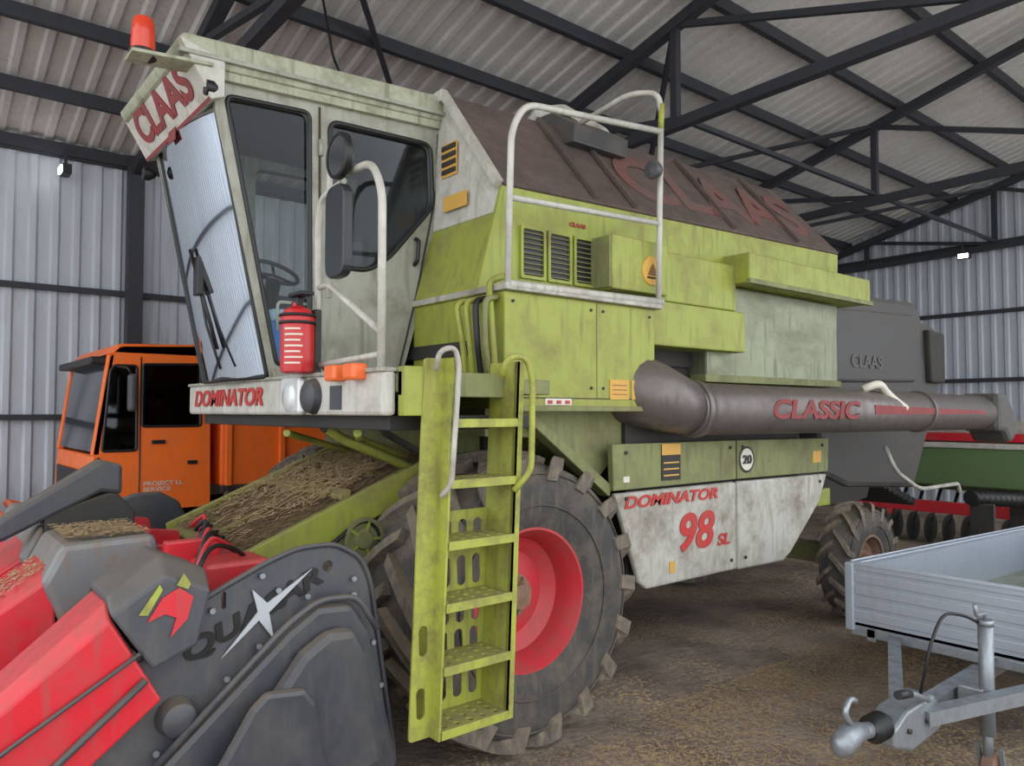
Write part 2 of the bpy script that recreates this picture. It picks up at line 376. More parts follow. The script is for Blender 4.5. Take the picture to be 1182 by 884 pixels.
def slab(name,quad,th,mat,bev=.006):
    q=[Vector(p) for p in quad]; n=(q[1]-q[0]).cross(q[-1]-q[0]).normalized()*th
    m=len(q); return mesh(name,C,q+[p+n for p in q],[tuple(range(m)),tuple(range(m,2*m))]+[(i,(i+1)%m,m+(i+1)%m,m+i) for i in range(m)],mat,bev)
slab('tank_lid_slope',[(2.93,3.66,3.37),(7.16,3.66,3.49),(7.02,4.3,4.24),(2.95,4.3,4.14)],.025,maroon)
slab('tank_top',[(2.95,4.3,4.12),(7.02,4.3,4.22),(7.02,5.32,4.22),(2.95,5.32,4.12)],.03,maroon)
slab('tank_front_white',[(2.93,4.3,4.15),(2.93,3.66,3.37),(2.885,3.66,3.2),(2.885,4.45,3.2),(2.93,4.45,4.15)],.03,white)
slab('tank_front_green',[(2.885,3.68,3.2),(2.72,3.68,2.66),(2.72,4.45,2.66),(2.885,4.45,3.2)],.03,green)
slab('tank_side_green',[(2.72,3.68,2.66),(7.1,3.68,2.66),(7.15,3.68,3.49),(2.92,3.68,3.37)],.03,green)
box('tank_gable_edge',C,2.88,2.95,4.28,4.45,4.1,4.18,white)
beam('tank_edge_front',C,(2.9,3.66,3.38),(2.91,4.3,4.17),.05,white)
for i,x in enumerate((3.75,4.15,5.4,6.4)):
    slab('lid_rib_%d'%i,[(x,3.655,3.41+.028*(x-3)),(x+.03,3.655,3.41+.028*(x-3)),(x+.03,4.28,4.16+.026*(x-3)),(x,4.28,4.16+.026*(x-3))],.03,maroon,0)
text('lid_letters',C,'CLAAS',(4.3,3.76,3.56),(1,0,.028),(0,.62,.77),2.6,.60,fred,.03,th=.004)
text('lid_letters_front',C,'C',(3.2,3.76,3.50),(1,0,.028),(0,.62,.77),.45,.5,fred,.03,th=.004)
box('tank_sticker',C,2.862,2.868,3.95,4.22,3.3,3.40,sticker,0)
box('tank_vent_plate',C,2.89,2.895,4.1,4.28,3.55,3.78,sticker,0)
for i in range(4): box('tank_vent_slot_%d'%i,C,2.88,2.89,4.11,4.27,3.57+i*.055,3.60+i*.055,dark,0)
loft('tank_extension',C,[[(3.9+.6*k,4.02,3.98),(3.95+.6*k,4.05,4.14),(3.98+.6*k,4.35,4.32),(3.98+.6*k,4.8,4.34),(3.9+.6*k,4.8,4.0)] for k in(0,1)],hoodd,.01)
plate('tank_extension_arch',C,[(3.75,4.12),(3.95,4.40),(4.25,4.50),(4.75,4.42),(5.1,4.18)],[[(3.95,4.2),(4.02,4.34),(4.25,4.42),(4.7,4.35),(4.85,4.22)]],'Y',4.5,.03,whiteD,.03,.03)
for k in range(3):
    x0=3.06+k*.235
    plate('louvre_frame_%d'%k,C,[(x0,2.8),(x0+.215,2.8),(x0+.215,3.14),(x0,3.14)],[[(x0+.02,2.82),(x0+.195,2.82),(x0+.195,3.12),(x0+.02,3.12)]],'Y',3.64,.02,green,.01,.02)
    box('louvre_back_%d'%k,C,x0+.01,x0+.2,3.645,3.65,2.81,3.13,black,0)
    for j in range(9):
        z=2.83+j*.033
        slab('louvre_slat_%d_%d'%(k,j),[(x0+.02,3.643,z+.010),(x0+.195,3.643,z+.010),(x0+.195,3.632,z),(x0+.02,3.632,z)],.002,greenD,0)
box('emblem_box',C,3.72,4.3,3.46,3.7,2.78,3.15,green,.01)
box('emblem_box_side',C,3.70,3.72,3.47,3.69,2.79,3.14,greenD,.003)
lathe('emblem_disc',C,(4.12,3.455,2.94),'Y',[(0,.001),(-.006,.10),(0,.105),(.01,.105)],sticker,28)
prism('emblem_triangle',C,[(4.07,2.91),(4.17,2.91),(4.12,2.99)],'Y',3.444,3.448,M('emblem_brown',(120,80,40),.6),0)
box('emblem_line',C,4.06,4.18,3.444,3.448,2.885,2.897,dark,0)
box('cover_panel_upper',C,4.3,5.26,3.54,3.7,2.76,3.13,green,.01)
box('cover_panel_lower',C,4.12,5.26,3.46,3.72,2.42,2.74,green,.01)
box('shelf_cover',C,5.24,7.28,3.40,3.75,2.98,3.22,green,.012)
box('shelf_lip',C,5.22,7.30,3.38,3.42,2.97,3.01,greenD,.004)
box('grey_panel',C,4.92,6.98,3.58,3.8,2.22,2.97,greenG,.02)
box('grey_panel_lip',C,4.86,6.98,3.55,3.7,2.18,2.24,greenD,.006)
box('core_mid',C,4.1,7.1,3.75,5.6,1.9,2.7,dark)
text('plate_claas',C,'CLAAS',(3.5,3.645,3.2),(1,0,0),(0,0,1),.15,.03,red)
prism('side_strip',C,[(3.72,1.73),(5.13,1.725),(5.13,1.42),(3.73,1.42)],'Y',3.47,3.52,greenD,.006)
prism('side_strip_rear',C,[(5.15,1.725),(6.57,1.71),(6.55,1.41),(5.15,1.42)],'Y',3.47,3.52,greenD,.006)
prism('side_panel_front',C,[(3.74,1.40),(5.13,1.40),(5.13,.72),(4.06,.72),(3.98,.78)],'Y',3.47,3.52,whiteD,.02)
prism('side_panel_rear',C,[(5.15,1.40),(6.54,1.39),(6.40,1.15),(5.92,.76),(5.80,.70),(5.15,.71)],'Y',3.47,3.52,whiteD,.02)
text('text_dominator_side',C,'DOMINATOR',(3.83,3.468,1.29),(1,0,0),(0,0,1),1.05,.085,red,.03,.25)
text('text_98',C,'98',(4.42,3.468,.93),(1,0,0),(0,0,1),.42,.28,red,.03,.2)
text('text_sl',C,'SL',(4.87,3.468,.93),(1,0,0),(0,0,1),.16,.09,red,.03,.2)
lathe('speed_disc',C,(5.27,3.468,1.57),'Y',[(0,.001),(-.004,.095),(0,.10)],stickw,28)
lathe('speed_disc_ring',C,(5.27,3.463,1.57),'Y',[(0,.088),(-.003,.092),(-.003,.10),(0,.104)],black,28,caps=False)
text('speed_20',C,'20',(5.21,3.462,1.535),(1,0,0),(0,0,1),.12,.07,black,.02)
box('warning_plate',C,4.22,4.43,3.463,3.47,1.46,1.72,dark,0)
box('warning_plate_head',C,4.22,4.43,3.460,3.464,1.64,1.72,sticker,0)
for j in range(3): box('warning_plate_line_%d'%j,C,4.24,4.41,3.460,3.463,1.49+j*.045,1.50+j*.045,sticker,0)
box('sticker_strip',C,3.82,3.88,3.463,3.47,1.47,1.51,stickw,0); box('sticker_strip_b',C,6.28,6.42,3.463,3.47,1.5,1.60,sticker,0)
box('sticker_lower',C,4.3,4.36,3.463,3.47,.80,.88,sticker,0)
for i,(x,z) in enumerate(((3.85,1.67),(5.05,1.67),(5.22,1.67),(6.45,1.65),(5.05,.8),(5.24,.8),(3.85,1.36),(6.4,1.33))): cyl('panel_latch_%d'%i,C,(x,3.46,z),(x,3.47,z),.014,dark,seg=10)
a0=Vector((4.35,3.34,1.97)); a1=Vector((8.75,2.96,1.94)); ad=(a1-a0).normalized()
cyl('unloading_auger_tube',C,a0,a1,.19,tubeg,.175,32)
cyl('auger_band',C,a0+ad*.02,a0+ad*.08,.205,tubeg,seg=32)
cyl('auger_band_2',C,a0+ad*3.1,a0+ad*3.16,.195,tubeg,seg=32)
loft('auger_elbow',C,[[Vector(c)+Vector(u)*r*math.cos(t)+Vector((0,0,1))*r*math.sin(t) for t in [2*math.pi*i/20 for i in range(20)]] for c,u,r in (((4.4,3.34,1.97),(0,1,0),.19),((4.15,3.42,2.05),(.3,.95,0),.24),((4.05,3.58,2.12),(.8,.6,0),.28),((4.03,3.85,2.14),(1,0,0),.30))],tubeg,0,True)
un=ad.cross(Vector((0,0,1))).normalized()
text('text_classic',C,'CLASSIC',a0+ad*.72+un*.186+Vector((0,0,-.07)),ad,(0,0,1),1.15,.15,fred2,.035,.15)
loft('auger_stripe',C,[[a0+ad*t+un*r+Vector((0,0,z)),a0+ad*t+un*r+Vector((0,0,z+h)),a0+ad*t+un*.165+Vector((0,0,z+h)),a0+ad*t+un*.165+Vector((0,0,z))] for t,z,h,r in((2.1,-.03,.08,.187),(4.1,-.015,.03,.181))],fred2)
prism('auger_spout',C,[(8.68,2.14),(8.95,2.13),(9.15,1.95),(9.16,1.66),(9.0,1.62),(8.86,1.74),(8.68,1.75)],'Y',2.77,3.14,hoodd,.05)
tube('auger_rag',C,[(6.5,3.12,2.14),(6.6,3.02,2.2),(6.8,3.04,2.1),(6.95,2.95,1.97)],.035,stickw,.1)
prism('straw_hood',C,[(7.15,3.12),(7.5,3.2),(9.45,3.27),(9.62,3.2),(9.7,3.05),(10.1,3.0),(10.15,2.2),(9.4,1.05),(7.8,1.15),(7.3,1.3)],'Y',3.9,5.4,hoodd,.06)
prism('hood_side_panel',C,[(7.35,3.02),(9.35,3.1),(9.4,2.3),(7.35,2.25)],'Y',3.86,3.92,hoodd,.03)
prism('hood_rear_box',C,[(9.7,2.95),(10.15,2.92),(10.15,2.3),(9.75,2.3)],'Y',3.82,3.92,dark,.03)
text('hood_text',C,'CLAAS',(7.8,3.855,2.42),(1,0,0),(0,0,1),.7,.14,M('hood_letters',(92,88,84),.6),.02)
prism('rear_frame',C,[(6.3,1.5),(8.6,1.5),(8.3,1.0),(7.8,.95),(6.5,1.1)],'Y',3.95,5.3,dark,.02)
box('rear_green_frame',C,6.35,6.95,3.66,3.85,1.06,1.22,green,.01)
box('rear_green_foot',C,6.35,6.5,3.66,3.85,.9,1.1,greenD,.01)
for i in range(9):
    cyl('chopper_blade_%d'%i,C,(8.5+.12*i,3.95,1.2-.04*i),(8.5+.12*i,5.3,1.2-.04*i),.05,black,seg=10)
tube('white_hose',C,[(7.75,3.5,1.6),(7.8,3.42,1.35),(8.3,3.4,1.14),(9.3,3.4,1.14),(9.35,3.4,1.04)],.022,whiteD,.15)
cyl('exhaust_cap',C,(8.0,4.2,3.2),(8.0,4.2,3.34),.09,hoodd)
ftop=[(1.40,1.18),(2.62,1.67),(2.62,1.63),(1.42,1.13)]
prism('feeder_body',C,[(1.42,1.16),(2.62,1.62),(2.75,1.3),(2.5,.95),(1.5,.55)],'Y',4.02,5.2,greenD,.01)
prism('feeder_top',C,ftop,'Y',3.97,5.25,greenF,.004)
prism('feeder_side_rail',C,[(1.40,1.20),(2.62,1.69),(2.62,1.50),(1.43,1.02)],'Y',3.93,3.98,green,.006)
prism('feeder_side_rail_far',C,[(1.40,1.22),(2.62,1.72),(2.62,1.55),(1.43,1.05)],'Y',5.23,5.28,green,.006)
prism('feeder_rib',C,[(2.0,1.44),(2.06,1.465),(2.06,1.50),(2.0,1.475)],'Y',3.97,5.25,greenF,.004)
prism('feeder_rib_long',C,[(1.42,1.19),(2.6,1.665),(2.6,1.70),(1.42,1.225)],'Y',4.5,4.54,greenF,.004)
lathe('feeder_pulley',C,(2.1,3.9,1.22),'Y',[(-.03,.03),(-.03,.05),(-.01,.06),(-.01,.10),(-.03,.105),(-.03,.125),(-.01,.125),(.02,.105),(.05,.125),(.06,.125),(.06,.03)],greenD,30)
for i in range(5):
    t=i*1.2566; beam('feeder_pulley_spoke_%d'%i,C,(2.1,3.885,1.22),(2.1+.11*math.cos(t),3.885,1.22+.11*math.sin(t)),.016,green)
lathe('feeder_pulley_small',C,(1.7,3.9,.98),'Y',[(-.03,.02),(-.03,.09),(.0,.07),(.03,.09),(.04,.09),(.04,.02)],dark,24)
tube('feeder_belt',C,[(2.1,3.89,1.345),(1.7,3.89,1.075),(1.62,3.89,.93),(1.75,3.89,.9),(2.15,3.89,1.1),(2.22,3.89,1.25)],.013,black,.08,True)
def fl_p():
    x=random.uniform(1.45,2.6); y=random.uniform(4.0,5.2); return (x,y,1.195+(x-1.4)*.4016+random.uniform(0,.02)),(.4,0)
litter('feeder_chaff',C,4500,fl_p,chaff,(.015,.06),.004)
def fl_p2():
    x=random.gauss(2.2,.3); x=min(max(x,1.45),2.6); y=random.uniform(4.1,5.2); return (x,y,1.2+(x-1.4)*.4016+random.uniform(0,.06)),(.4,0)
litter('feeder_straw',C,2600,fl_p2,strawm,(.03,.11),.003)
for i,(y0,y1,z) in enumerate(((3.2,4.3,1.88),(3.5,4.6,1.84),(3.9,4.9,1.86),(4.4,5.2,1.82))):
    tube('undercab_tube_%d'%i,C,[(1.85,y0,z),(2.15,(y0+y1)/2,z-.05),(2.65,y1-.4,1.62)],.022,green if i%2 else dark,.1)
tube('fender_tube',C,[(1.84,3.95,1.9),(1.98,3.95,1.80),(2.68,4.0,1.52)],.03,green,.05)
box('axle_beam_cover',C,1.8,2.7,3.1,5.8,1.86,1.93,dark)
cyl('lift_cylinder_left',C,(2.9,3.98,.7),(1.7,4.3,.6),.05,dark)
box('front_strip',C,1.73,1.80,3.03,5.94,1.93,2.14,white,.02)
box('front_strip_lip',C,1.72,1.84,3.03,5.94,2.135,2.155,cabg,.004)
box('platform',C,1.80,2.76,3.03,5.9,2.04,2.12,greenD)
box('platform_end',C,1.80,2.0,2.96,3.02,1.93,2.16,green)
text('text_dominator_front',C,'DOMINATOR',(1.727,5.78,1.985),(0,-1,0),(0,0,1),1.32,.115,red,.03,.2)
for i,y in enumerate((4.0,3.76)):
    lathe('headlight_%d'%i,C,(1.70,y,2.03),'X',[(-.03,.001),(-.025,.06),(-.01,.085),(.02,.095),(.05,.095)],lens if i==0 else hgrey2,24)
box('headlight_housing',C,1.69,1.735,3.86,4.13,1.93,2.14,lens,.03)
for i,y in enumerate((3.45,3.25)):
    box('indicator_%d'%i,C,1.66,1.74,y-.06,y+.06,2.10,2.18,amber,.015)
box('reflector',C,1.722,1.73,3.44,3.56,1.96,2.08,hgrey,0)
X=1.77
tube('guard_rail_a',C,[(X,3.12,2.14),(X,3.12,3.0),(X,3.22,3.16),(X,3.45,3.17)],.02,white,.1)
tube('guard_rail_b',C,[(X,3.80,2.14),(X,3.82,2.98),(X,3.78,3.1),(X,3.52,3.14)],.018,white,.06)
tube('guard_rail_c',C,[(X,3.68,2.55),(X,3.68,3.3),(X,3.5,3.36)],.016,white,.05)
tube('guard_rail_brace',C,[(X,3.8,2.62),(X,3.68,2.62),(X,3.12,2.32)],.016,white,.04)
tube('guard_rail_low',C,[(X,3.8,2.2),(X,3.12,2.22)],.016,white)
lathe('mirror_round',C,(1.72,3.46,3.24),'X',[(-.02,.001),(-.02,.095),(-.02,.105),(.0,.115),(.03,.095),(.05,.001)],mirg,28)
lathe('mirror_round_rim',C,(1.72,3.46,3.24),'X',[(-.024,.100),(-.028,.108),(-.02,.118),(.01,.118)],black,28,caps=False)
prism('mirror_large',C,[(p.x,p.y) for p in roundpts([Vector((3.36,2.62,0)),Vector((3.57,2.62,0)),Vector((3.57,3.09,0)),Vector((3.36,3.09,0))],.08,True)],'X',1.69,1.745,mirr,.01)
def lx(z): return .075*(z-.5)/1.7
def lad(x,z): return (x+lx(z),z)
hol=[oval(1.885+lx(z),z,.05,.14) for z in(.62,.9)]
plate('ladder_stringer_left',C,[lad(1.83,.46),lad(1.95,.46),lad(1.95,2.2),lad(1.83,2.2)],hol,'Y',2.96,.012,greenY,.02,0)
prism('ladder_stringer_left_web',C,[lad(1.94,.46),lad(1.952,.46),lad(1.952,2.2),lad(1.94,2.2)],'Y',2.88,3.1,greenY,0)
prism('ladder_stringer_right_web',C,[lad(2.33,.46),lad(2.345,.46),lad(2.345,2.2),lad(2.33,2.2)],'Y',2.88,3.1,greenY,0)
prism('ladder_stringer_right',C,[lad(2.33,.46),lad(2.375,.46),lad(2.375,2.2),lad(2.33,2.2)],'Y',2.88,2.90,greenY,0)
hol=[]
for zr in(.62,.80,.98,1.16,1.34):
    for j in range(4):
        hol.append(oval(1.995+j*.093+lx(zr),zr,.055,.15))
plate('ladder_back_plate',C,[lad(1.95,.5),lad(2.33,.5),lad(2.33,1.46),lad(1.95,1.46)],hol,'Y',3.09,.008,greenY,.01,0)
for i in range(6):
    z=.50+i*.282; h=[]
    for a in range(5):
        for b in range(3): h.append(oval(1.99+lx(z)+a*.075,2.915+b*.06,.035,.036))
    plate('ladder_step_%d'%i,C,[(1.95+lx(z),2.87),(2.335+lx(z),2.87),(2.335+lx(z),3.09),(1.95+lx(z),3.09)],h,'Z',z,.008,greenY,0,0)
    box('ladder_step_lip_%d'%i,C,1.95+lx(z),2.335+lx(z),2.868,2.876,z-.035,z+.006,greenY,.002)
tube('ladder_handrail_left',C,[(1.93,2.9,2.14),(1.93,2.87,2.23),(2.01,2.86,2.25),(2.035,2.86,2.16),(1.985,2.85,1.62),(1.95,2.88,1.56)],.013,whiteD,.05)
tube('ladder_handrail_right',C,[(2.30,2.88,2.12),(2.31,2.84,2.22),(2.42,2.83,2.22),(2.46,2.83,2.1),(2.45,2.83,1.66),(2.37,2.87,1.56)],.016,greenY,.05)
box('ladder_mount',C,1.8,2.45,2.98,3.02,2.02,2.14,greenD)
for i in range(4):
    y=3.45+i*.07
    tube('front_hose_%d'%i,C,[(2.72,y,2.62),(2.62-.02*i,y-.02,2.60),(2.6,y-.04,2.35),(2.66,y,2.2-.05*i),(2.73,y+.03,2.1)],.018,(greenD,black,green,greenY)[i],.08)
tube('box_front_pipe',C,[(2.70,3.42,2.0),(2.66,3.42,2.45),(2.70,3.5,2.72),(2.74,3.4,2.74)],.02,green,.08)
tube('deck_rail_main',C,[(2.76,3.4,2.68),(2.79,3.4,3.62),(2.90,3.4,3.80),(4.14,3.4,3.93)],.021,white,.12)
tube('deck_rail_post',C,[(4.12,3.4,2.7),(4.16,3.4,3.95)],.021,white)
tube('deck_rail_hoop',C,[(4.16,3.4,3.95),(4.17,3.4,4.13)],.021,greenY)
tube('deck_rail_hoop_top',C,[(4.17,3.4,4.05),(4.16,3.42,4.22),(4.05,3.6,4.24),(4.05,4.25,4.15)],.021,white,.1)
tube('deck_rail_mid',C,[(2.78,3.4,3.21),(4.13,3.4,3.27)],.019,white)
tube('deck_rail_low',C,[(2.75,3.38,2.69),(4.13,3.38,2.71)],.028,white)
lathe('work_light',C,(4.05,3.36,3.62),'X',[(-.06,.001),(-.05,.06),(-.02,.065),(.02,.05),(.05,.02),(.05,.001)],hgrey,20)
# ---- cab
cabside=[(1.36,3.86),(2.97,3.97),(2.96,3.54),(2.80,2.73),(2.68,2.32),(2.62,2.14),(1.74,2.14)]
w1=[(1.45,3.78),(1.965,3.81),(1.985,2.32),(1.775,2.22)]
w2=[(2.10,3.79),(2.86,3.81),(2.88,3.38),(2.54,2.98),(2.38,2.87),(2.12,2.87)]
plate('cab_side_left',C,cabside,[w1,w2],'Y',4.4,.045,cabg,.03,.07)
w3=[(2.08,3.79),(2.86,3.81),(2.88,3.38),(2.7,2.6),(2.08,2.6)]
plate('cab_side_right',C,cabside,[w1,w3],'Y',5.6,.045,cabg,.03,.07)
for nm,y in(('left',4.375),('right',5.625)):
    tube('window_seal_%s'%nm,C,[(x,y,z) for x,z in (w2 if nm=='left' else w3)],.016,black,.07,True)
    tube('quarter_seal_%s'%nm,C,[(x,y,z) for x,z in w1],.014,black,.05,True)
mesh('side_glass_front',C,[(1.42,4.40,3.8),(1.98,4.40,3.82),(1.99,4.40,2.3),(1.75,4.40,2.2)],[(0,1,2,3)],g_sd)
mesh('side_glass_door',C,[(x,4.40,z) for x,z in w2],[tuple(range(6))],g_sd)
mesh('side_glass_right',C,[(1.42,5.60,3.8),(2.9,5.60,3.84),(2.8,5.60,2.6),(1.8,5.60,2.2)],[(0,1,2,3)],g_sd)
tube('door_seam',C,[(2.03,4.372,3.86),(2.05,4.372,2.2),(2.60,4.372,2.18),(2.75,4.372,2.75),(2.91,4.372,3.5),(2.92,4.372,3.9)],.007,dark,.08)
tube('door_handle',C,[(2.74,4.37,3.13),(2.74,4.33,3.11),(2.73,4.33,2.97),(2.73,4.37,2.95)],.014,black,.02)
for i,z in enumerate((3.6,2.7,2.35)): cyl('door_hinge_%d'%i,C,(2.035,4.36,z-.05),(2.035,4.36,z+.05),.014,cabg)
v=[];n=14
for i in range(n+1):
    t=i/n; y=4.42+t*1.16; b=.07*(1-(2*t-1)**2)
    v+=[(1.395-b,y,3.80),(1.73-b,y,2.16)]
mesh('windshield',C,v,[(2*i,2*i+2,2*i+3,2*i+1) for i in range(n)],g_ws,0,True)
tube('windshield_seal',C,[(1.385,4.41,3.82),(1.32,5.0,3.82),(1.385,5.59,3.82),(1.73,5.59,2.16),(1.66,5.0,2.16),(1.73,4.41,2.16)],.016,black,.03,True)
tube('wiper_arm',C,[(1.60,4.85,2.22),(1.55,4.98,2.5),(1.50,5.03,2.85)],.009,black,.02)
tube('wiper_blade',C,[(1.60,4.92,2.35),(1.47,5.08,3.0)],.012,black,.02)
box('wiper_blade_mount',C,1.49,1.53,4.98,5.08,2.7,2.95,black)
box('windshield_sticker',C,1.33,1.335,4.95,5.1,3.66,3.74,fred2,0)
slab('cab_rear_wall_lower',[(2.78,4.42,2.75),(2.62,4.42,2.14),(2.62,5.58,2.14),(2.78,5.58,2.75)],.02,hgrey)
slab('cab_rear_wall_upper',[(2.94,4.42,3.95),(2.78,4.42,2.75),(2.78,5.58,2.75),(2.94,5.58,3.95)],.02,hgrey)
box('cab_floor',C,1.74,2.66,4.42,5.58,2.12,2.16,dark)
prism('cab_base_apron',C,[(1.74,2.20),(2.62,2.20),(2.62,2.06),(1.78,2.06)],'Y',4.36,4.40,cabg)
prism('roof',C,[(1.16,4.00),(1.20,4.06),(2.98,4.16),(2.98,3.98),(1.40,3.90),(1.19,3.95)],'Y',4.32,5.68,cream,.02)
prism('roof_gutter',C,[(1.17,3.955),(2.99,4.035),(2.99,4.01),(1.17,3.93)],'Y',4.29,4.33,cabg,.003)
prism('roof_eave',C,[(1.36,3.92),(2.97,3.99),(2.97,3.93),(1.36,3.85)],'Y',4.34,4.42,cream,.005)
box('cab_headliner',C,1.42,2.94,4.43,5.57,3.86,3.9,hgrey)
q=[Vector((1.17,5.68,4.02)),Vector((1.17,4.32,4.02)),Vector((1.35,4.32,3.71)),Vector((1.35,5.68,3.71))]
slab('fascia',q,.02,white); slab('fascia_rear',[(1.38,5.66,3.72),(1.38,4.34,3.72),(1.38,4.34,3.95),(1.38,5.66,3.95)],.02,cabg)
prism('fascia_end',C,[(1.17,4.02),(1.35,3.71),(1.42,3.74),(1.42,3.95)],'Y',4.30,4.33,white)
prism('fascia_end_far',C,[(1.17,4.02),(1.35,3.71),(1.42,3.74),(1.42,3.95)],'Y',5.67,5.70,white)
ud=(q[1]-q[2]).normalized()
nf=Vector((0,-1,0)).cross(ud).normalized()
text('fascia_text',C,'CLAAS',q[3]+ud*.07+Vector((0,-.12,0))+nf*.001,(0,-1,0),ud,1.1,.22,fred2,.035)
slab('fascia_trim',[p+nf*.004 for p in (q[2],q[3],q[3]+ud*.02,q[2]+ud*.02)],.003,fred2,0)
prism('beacon_bracket',C,[(.93,3.85),(1.35,3.89),(1.35,3.91),(.93,3.87)],'Y',4.28,4.45,cream,.004)
lathe('beacon_base',C,(1.0,4.36,3.86),'Z',[(0,.07),(.03,.07),(.04,.06),(.04,.001)],black,24)
lathe('beacon_lens',C,(1.0,4.36,3.9),'Z',[(0,.06),(.05,.062),(.05,.058),(.10,.06),(.10,.056),(.15,.056),(.175,.045),(.18,.001)],bred,28)
for i,(y,z) in enumerate(((4.33,3.78),(5.68,3.62))):
    lathe('roof_light_%d'%i,C,(1.36,y,z),'X',[(-.05,.001),(-.04,.045),(0,.045),(.04,.02),(.04,.001)],black,16)
box('seat_base',C,2.2,2.55,4.8,5.2,2.16,2.55,black,.03); box('seat_back',C,2.5,2.62,4.78,5.22,2.5,3.2,hgrey2,.05)
cyl('steering_column',C,(1.85,5.0,2.16),(2.0,5.0,2.85),.05,black)
tube('steering_wheel',C,[(2.0+.17*math.cos(t)*.9,5.0+.19*math.sin(t),2.9-.17*math.cos(t)*.35) for t in [i*math.pi/8 for i in range(16)]],.014,black,.02,True)
for i in range(3):
    t=i*2.094; cyl('steering_spoke_%d'%i,C,(2.0,5,2.88),(2.0+.15*math.cos(t),5+.18*math.sin(t),2.89-.055*math.cos(t)),.01,black)
box('control_console',C,2.0,2.5,5.3,5.5,2.16,2.8,hgrey,.03)
box('dash_monitor',C,1.78,1.82,4.75,4.95,2.7,2.85,black,.01)
cyl('monitor_stem',C,(1.8,4.85,2.16),(1.8,4.85,2.72),.015,black)
cb=empty('cooler_box',(1.95,4.76,2.16))
box('body',cb,1.78,2.08,4.45,5.0,2.16,2.50,blue,.02); box('lid',cb,1.77,2.09,4.44,5.01,2.50,2.58,M('cooler_lid',(180,210,235),.5),.02)
tube('handle',cb,[(1.80,4.44,2.44),(1.80,4.44,2.62),(2.06,4.44,2.62),(2.06,4.44,2.44)],.01,stickw,.03)
fe=empty('fire_extinguisher',(1.68,3.8,2.15))
lathe('cylinder',fe,(1.66,3.82,2.15),'Z',[(0,.06),(.01,.085),(.03,.088),(.30,.088),(.34,.07),(.36,.03),(.38,.025),(.38,.001)],exred,28)
box('valve',fe,1.64,1.68,3.79,3.85,2.51,2.56,black,.006); box('lever',fe,1.62,1.70,3.70,3.86,2.56,2.58,black,.004)
tube('hose',fe,[(1.66,3.86,2.54),(1.64,3.93,2.48),(1.62,3.92,2.28)],.011,black,.04)
for k in range(7):
    z=2.20+k*.03
    loft('label_line_%d'%k,fe,[[(1.66+r*math.cos(t),3.82+r*math.sin(t),zz) for t in [math.radians(200+8*j) for j in range(9 if k%2 else 8)]]+[(1.66+.08*math.cos(t),3.82+.08*math.sin(t),zz) for t in [math.radians((264 if k%2 else 256)-8*j) for j in range(9 if k%2 else 8)]] for zz,r in((z,.0895),(z+.009,.0895))],stickw)
tube('strap',fe,[(1.66+.092*math.cos(t),3.82+.092*math.sin(t),2.42) for t in [i*math.pi/8 for i in range(16)]],.008,black,.01,True)
tube('strap_b',fe,[(1.66+.092*math.cos(t),3.82+.092*math.sin(t),2.46) for t in [i*math.pi/8 for i in range(16)]],.008,black,.01,True)
box('bracket',fe,1.74,1.78,3.78,3.86,2.14,2.5,dark)
# ---------------------------------------------------------------- corn header
H=empty('corn_header',(1.2,4.5,0))
pl=[(.28,.45),(.47,.85),(.71,1.00),(.97,1.21),(1.22,1.32),(1.36,1.365),(1.53,1.365),(1.66,1.29),(1.71,1.18),(1.84,.36),(1.80,.22),(.45,.22)]
plate('side_plate',H,pl,[oval(1.50,1.27,.05,.052),oval(1.05,1.19,.02,.07)],'Y',3.12,.03,hgrey,.05,0)
prism('side_inner',H,[(.6,.3),(.75,.95),(1.2,1.2),(1.6,1.25),(1.68,1.1),(1.75,.3)],'Y',3.14,3.4,hgrey2,.02)
tube('plate_rim',H,[(x,3.10,z) for x,z in pl],.012,hgrey2,.05,True)
cv=[(.62,.30),(.66,.46),(.81,.64),(1.29,1.04),(1.42,1.12),(1.58,1.11),(1.67,.97),(1.82,.36),(1.78,.26)]
prism('side_cover',H,cv,'Y',3.02,3.10,hgrey2,.03)
prism('side_cover_bulge',H,[(.95,.5),(1.32,.96),(1.44,1.03),(1.56,1.02),(1.62,.9),(1.72,.40),(1.1,.3)],'Y',2.95,3.03,hgrey2,.05)
prism('side_cover_pocket',H,[(.88,.46),(1.10,.80),(1.16,.85),(1.32,.83),(1.37,.76),(1.44,.42),(1.0,.32)],'Y',2.915,2.96,hgrey2,.03)
tube('cover_ridge',H,[(.78,3.02,.64),(1.28,3.02,1.07),(1.42,3.02,1.15),(1.60,3.02,1.14),(1.70,3.02,.98)],.014,hgrey,.06)
for i,(x,z) in enumerate([(.80,.66),(.93,.77),(1.06,.88),(1.19,.985),(1.40,1.155),(1.62,1.13),(1.72,.9),(1.76,.7),(1.0,1.16),(1.2,1.27),(1.62,1.2),(.6,.85),(1.27,1.2)]): cyl('bolt_%d'%i,H,(x,3.08,z),(x,3.10,z),.012,galv,seg=8)
lathe('side_knob',H,(.87,3.08,.78),'Y',[(-.06,.001),(-.058,.04),(-.045,.062),(-.02,.068),(.02,.075)],hgrey2,28)
box('warning_label',H,.50,.555,3.098,3.102,.70,.765,sticker,0)
dv=Vector((.92,0,.39)).normalized(); uv=Vector((-.39,0,.92)).normalized()
text('quasar_text',H,'QUASAR',(.92,3.103,.95),dv,uv,.62,.10,M('quasar_letters',(20,21,24),.3),.04,.2)
def star(cx,cz,pts): return [(cx+a,cz+b) for a,b in pts]
prism('quasar_star',H,star(1.21,1.12,[(-.17,-.155),(-.02,-.03),(.045,-.12),(.022,-.005),(.21,.15),(.015,.035),(-.05,.10),(-.025,.005)]),'Y',3.09,3.098,M('star_grey',(170,174,180),.5),0)
